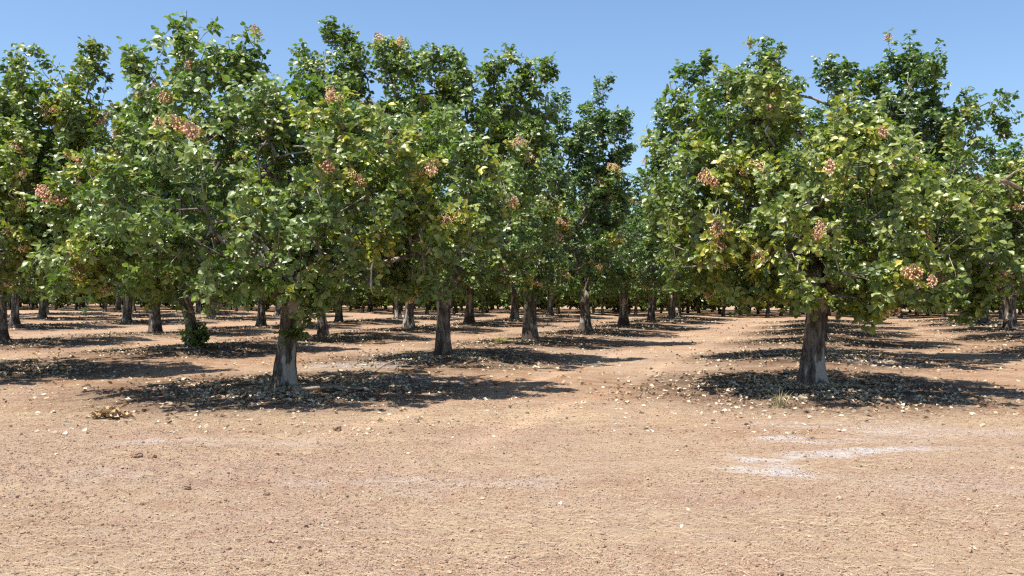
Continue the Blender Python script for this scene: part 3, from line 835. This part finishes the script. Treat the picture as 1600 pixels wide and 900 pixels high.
def dry_leaves(P, L, rg, cols, name, curl=1.0):
    m = len(P)
    f = norm(rg.normal(0, 1, (m, 3)) * [1, 1, .3]); n = norm(rg.normal(0, .42, (m, 3)) + [0, 0, 1])
    f = norm(f); s = norm(np.cross(f, n)); n = np.cross(s, f)
    T = np.array([[0, 0, .0], [.38, .45, .24], [0, 1, .12], [-.38, .45, .24], [0, .5, -.02]])
    cz = rg.uniform(.2, 1.6, m) * curl
    V = P[:, None] + s[:, None] * (T[None, :, :1] * L[:, None, None]) + f[:, None] * ((T[None, :, 1:2] - .5) * L[:, None, None]) + n[:, None] * (T[None, :, 2:] * (L * cz)[:, None, None])
    tF = LEAFS_T[0]
    Fm = (tF[None] + (np.arange(m) * 5)[:, None, None]).reshape(-1, 3)
    c = cols[rg.integers(0, len(cols), m)] * rg.uniform(.65, 1.1, (m, 1))
    return mesh(name, V.reshape(-1, 3), [Fm], tint=np.repeat(c, 5, 0))
DRYC = .86 * np.array([[.62, .50, .33], [.56, .42, .26], [.70, .61, .46], [.42, .28, .16], [.50, .40, .28], [.78, .70, .52], [.30, .20, .13], [.22, .15, .10], [.34, .24, .16], [.40, .29, .19]])
pts = []; lens = []
for p in ALLP:
    d = p[1]
    n = 5200 if d < 16 else 3600 if d < 25 else 2000 if d < 36 else 900
    a = rng.uniform(0, 6.28, n); r = np.minimum(np.abs(rng.normal(0, 1, n)), np.abs(rng.normal(0, 1.2, n)) + .3) * 2.15
    k0 = n // 7; r[:k0] = .2 + np.abs(rng.normal(0, .35, k0))
    patch = vnoise((p[0] + r * np.cos(a)) / .5, (p[1] + r * np.sin(a)) / .35, 41) > -.22
    x = p[0] + r * np.cos(a); y = p[1] + r * np.sin(a)
    x, y = x[patch], y[patch]
    k = in_view(x, y, 1); x, y = x[k], y[k]
    pts.append(np.stack([x, y, hz(x, y) + .012], 1)); lens.append(rng.uniform(.045, .10, len(x)) * (1 if d < 36 else 1.5))
P = np.concatenate(pts); Ls = np.concatenate(lens)
tag(link("leaf_litter", dry_leaves(P, Ls, rng, DRYC, "leaf_litter"), None, M_DRY), kind="stuff", label="pale dry fallen leaves lying under the trees", cat="leaf litter")
# strays on open ground
pts = []; lens = []
x = rng.uniform(-22, 22, 11000); y = 10.0 + 26 * rng.uniform(0, 1, 11000) ** 1.3
k = in_view(x, y) & (vnoise(x / 1.1, y / .8, 43) + .2 * sstep(16, 10, y) > .06); x, y = x[k], y[k]
pts.append(np.stack([x, y, hz(x, y) + .006], 1)); lens.append(.03 + .055 * rng.uniform(0, 1, len(x)) ** 2)
x = rng.uniform(-6, 6, 110); y = rng.uniform(4.8, 11, 110); k = in_view(x, y); x, y = x[k], y[k]
pts.append(np.stack([x, y, hz(x, y) + .006], 1)); lens.append(rng.uniform(.02, .05, len(x)))
P = np.concatenate(pts); Ls = np.concatenate(lens)
tag(link("stray_leaves", dry_leaves(P, Ls, rng, DRYC[[0, 2, 4, 5, 5]], "stray_leaves", .5), None, M_DRY), kind="stuff", label="pale dry leaves blown over the open soil", cat="leaf litter")

# clods and crumbs
OV = norm(np.array([[1, 0, 0], [-1, 0, 0], [0, 1, 0], [0, -1, 0], [0, 0, 1], [0, 0, -1], [.7, .7, .2], [-.7, .7, -.1], [-.7, -.7, .3], [.7, -.7, 0]], float))
def clods(P, s, rg, name, cols):
    m = len(P)
    k = 12
    V = (ICV[None] * rg.uniform(.5, 1.4, (m, 12, 1)) * (s[:, None, None] * np.array([1, 1, .8])) + P[:, None])
    Fm = (ICF[None] + (np.arange(m) * 12)[:, None, None]).reshape(-1, 3)
    c = cols[rg.integers(0, len(cols), m)] * rg.uniform(.75, 1.15, (m, 1))
    return mesh(name, V.reshape(-1, 3), [Fm], tint=np.repeat(c, 12, 0))
n = 130000
y = 4.5 + 10.5 * rng.uniform(0, 1, n) ** 1.25; x = rng.uniform(-1, 1, n) * (y * .5714 + .3)
dens = .35 + 1.3 * np.clip(vnoise(x / 1.3, y / .6, 51) + .25, 0, 1) + 1.6 * np.exp(-((x + 3.6) / 1.9) ** 2 - ((y - 8.4) / .8) ** 2) + .5 * np.exp(-((x - 1.5) / 3) ** 2 - ((y - 7.2) / .5) ** 2)
k = rng.uniform(0, 1, n) < dens; x, y = x[k], y[k]
s = .0032 * np.exp(np.abs(rng.normal(0, .52, len(x)))) ; s = np.minimum(s, .019)
CLC = np.array([[.33, .21, .145], [.31, .20, .136], [.36, .245, .168], [.27, .17, .115], [.40, .29, .205]])
tag(link("soil_clods", clods(np.stack([x, y, hz(x, y) + s * .35], 1), s, rng, "soil_clods", CLC), None, M_CLOD), kind="stuff", label="small crumbled clods of tan soil over the foreground", cat="soil")

# straw
n = 34000
y = 4.5 + 9.5 * rng.uniform(0, 1, n) ** 1.3; x = rng.uniform(-1, 1, n) * (y * .5714 + .3)
k = (rng.uniform(0, 1, n) < .35 + 1.4 * np.clip(vnoise(x / 1.6, y / .7, 61), 0, 1) + .7 * np.exp(-((y - 11.3) / .7) ** 2)); x, y = x[k], y[k]; m = len(x)
an = rng.normal(0, .9, m); ln = rng.uniform(.03, .12, m)
d = np.stack([np.cos(an), np.sin(an), rng.normal(.02, .12, m)], 1)
A = np.stack([x, y, hz(x, y) + .010], 1); B = A + d * ln[:, None]; B[:, 2] = np.maximum(hz(B[:, 0], B[:, 1]) + .006, B[:, 2])
v, f = tubes(A, B, np.full(m, .0012), np.full(m, .0009), 3)
tc = np.array([.50, .385, .25]) * rng.uniform(.6, 1.1, (m, 1))
tag(link("straw", mesh("straw", v, [f], tint=np.repeat(tc, 6, 0)), None, M_STRAW), kind="stuff", label="thin dry straw scattered over the soil", cat="straw")

# ------------------------------------------------------------------ single things on the ground
def tuft(name, x, y, n, h, spread, cols, seed, flop=.6, wdt=.006):
    rg = np.random.default_rng(seed)
    V = []; Fq = []; C = []
    for i in range(n):
        az = rg.uniform(0, 6.28); r0 = abs(rg.normal(0, spread * .4)); l = h * rg.uniform(.5, 1.1); fl = rg.uniform(.2, 1) * flop
        b = np.array([math.cos(az) * r0, math.sin(az) * r0, -.01]); o = np.array([math.cos(az), math.sin(az), 0]); s = np.array([-o[1], o[0], 0]) * wdt
        k0 = len(V)
        for j in range(5):
            t = j / 4
            c = b + o * (fl * l * t * t) + np.array([0, 0, l * t * (1 - .45 * fl * t)])
            V += [c - s * (1 - t * .9), c + s * (1 - t * .9)]
        for j in range(4): Fq.append([k0 + 2 * j, k0 + 2 * j + 1, k0 + 2 * j + 3, k0 + 2 * j + 2])
        C += [cols[rg.integers(len(cols))] * rg.uniform(.7, 1.1)] * 10
    me = mesh(name, np.array(V), [np.array(Fq)], tint=np.array(C))
    o = link(name, me, None, M_STRAW); o.location = (x, y, hz1((x, y)))
    return o
c = px(1218, 632)
tag(tuft("grass_tuft", c[0], c[1], 90, .28, .16, [np.array([.50, .42, .22]), np.array([.30, .30, .13]), np.array([.62, .52, .32])], 1), "dry grass tuft at the shade edge, left of the dark leaning trunk", "grass tuft")
c = px(782, 541)
tag(tuft("weed_patch", c[0], c[1], 300, .18, .45, [np.array([.38, .38, .10]), np.array([.48, .44, .16])], 2), "low yellow-green weed between the second and third middle-row trunks", "weed")
c = px(172, 652)
pile = []
rg = np.random.default_rng(5)
n = 90; P = np.stack([rg.normal(0, .13, n), rg.normal(0, .10, n), np.abs(rg.normal(0, .045, n)) + .01], 1)
o = link("leaf_pile", dry_leaves(P, rg.uniform(.07, .13, n), rg, np.array([[.50, .36, .19], [.42, .27, .14], [.54, .43, .28]]), "leaf_pile", 1.3), None, M_DRY)
o.location = (c[0], c[1], hz1(c)); tag(o, "small heap of golden dry leaves on bare soil at the left", "leaf heap")
# fallen branches
c = px(612, 582)
fb = sweep_join([([(-.3, -.2, .0), (-.15, 0, .12), (.05, .1, .2), (.35, .15, .2), (.6, .1, .14)], [.014, .016, .018, .014, .008]),
                 ([(.05, .1, .2), (.1, -.05, .1), (.08, -.15, 0)], [.01, .009, .006]), ([(.35, .15, .2), (.5, .25, .08), (.62, .4, .0)], [.01, .008, .005])])
fb.name = "fallen_branch"; o = link("fallen_branch", fb, None, M_BARE); o.location = (c[0], c[1], hz1(c)); tag(o, "thin bent grey fallen branch on pale soil left of the dark-footed trunk", "branch")
c = px(500, 612)
fb = sweep_join([([(-.35, -.15, .03), (-.1, -.05, .06), (.2, .05, .07), (.55, .03, .05), (.85, .1, .03)], [.035, .034, .03, .026, .018]),
                 ([(.2, .05, .07), (.35, -.1, .05), (.5, -.22, .03)], [.018, .014, .008])])
fb.name = "fallen_branch"; o = link("fallen_branch", fb, None, M_BARE); o.location = (c[0], c[1], hz1(c)); tag(o, "weathered grey branch lying in the shade at the large tree's foot", "branch")
# bigger clods
def clod(x, y, s, label, seed):
    rg = np.random.default_rng(seed)
    bm_v = ICV.copy(); f = ICF
    for _ in range(2):
        V2 = list(bm_v); mp = {}; nf = []
        def mid(a, b):
            k = (min(a, b), max(a, b))
            if k not in mp: V2.append((np.array(V2[a]) + np.array(V2[b])) / 2); mp[k] = len(V2) - 1
            return mp[k]
        for a, b, c_ in f:
            ab, bc, ca = mid(a, b), mid(b, c_), mid(c_, a); nf += [[a, ab, ca], [b, bc, ab], [c_, ca, bc], [ab, bc, ca]]
        bm_v = norm(np.array(V2)); f = np.array(nf)
    v = bm_v * (1 + .35 * vnoise(bm_v[:, 0] * 2 + seed, bm_v[:, 1] * 2 + bm_v[:, 2], seed) + .5 * vnoise(bm_v[:, 0] * 5, bm_v[:, 1] * 5 + bm_v[:, 2] * 4 + seed, 9))[:, None] * s * [1, .9, .75]
    me = mesh("soil_clod", v, [f], tint=np.tile([[.27, .175, .12]], (len(v), 1)))
    o = link("soil_clod", me, None, M_CLOD); o.location = (x, y, hz1((x, y)) + s * .3); tag(o, label, "clod")
for (a, b, s, lab) in [(291, 763, .034, "dark knobbly soil clod alone in the left foreground"), (214, 717, .05, "dark soil clod, left one of the pair below the large tree's shade"),
                       (238, 722, .04, "dark soil clod, right one of the pair below the large tree's shade"), (527, 674, .05, "brown clod at the near edge of the large tree's shade"),
                       (417, 773, .025, "small reddish clod in the foreground below the large tree")]:
    c = px(a, b); clod(c[0], c[1], s, lab, a)
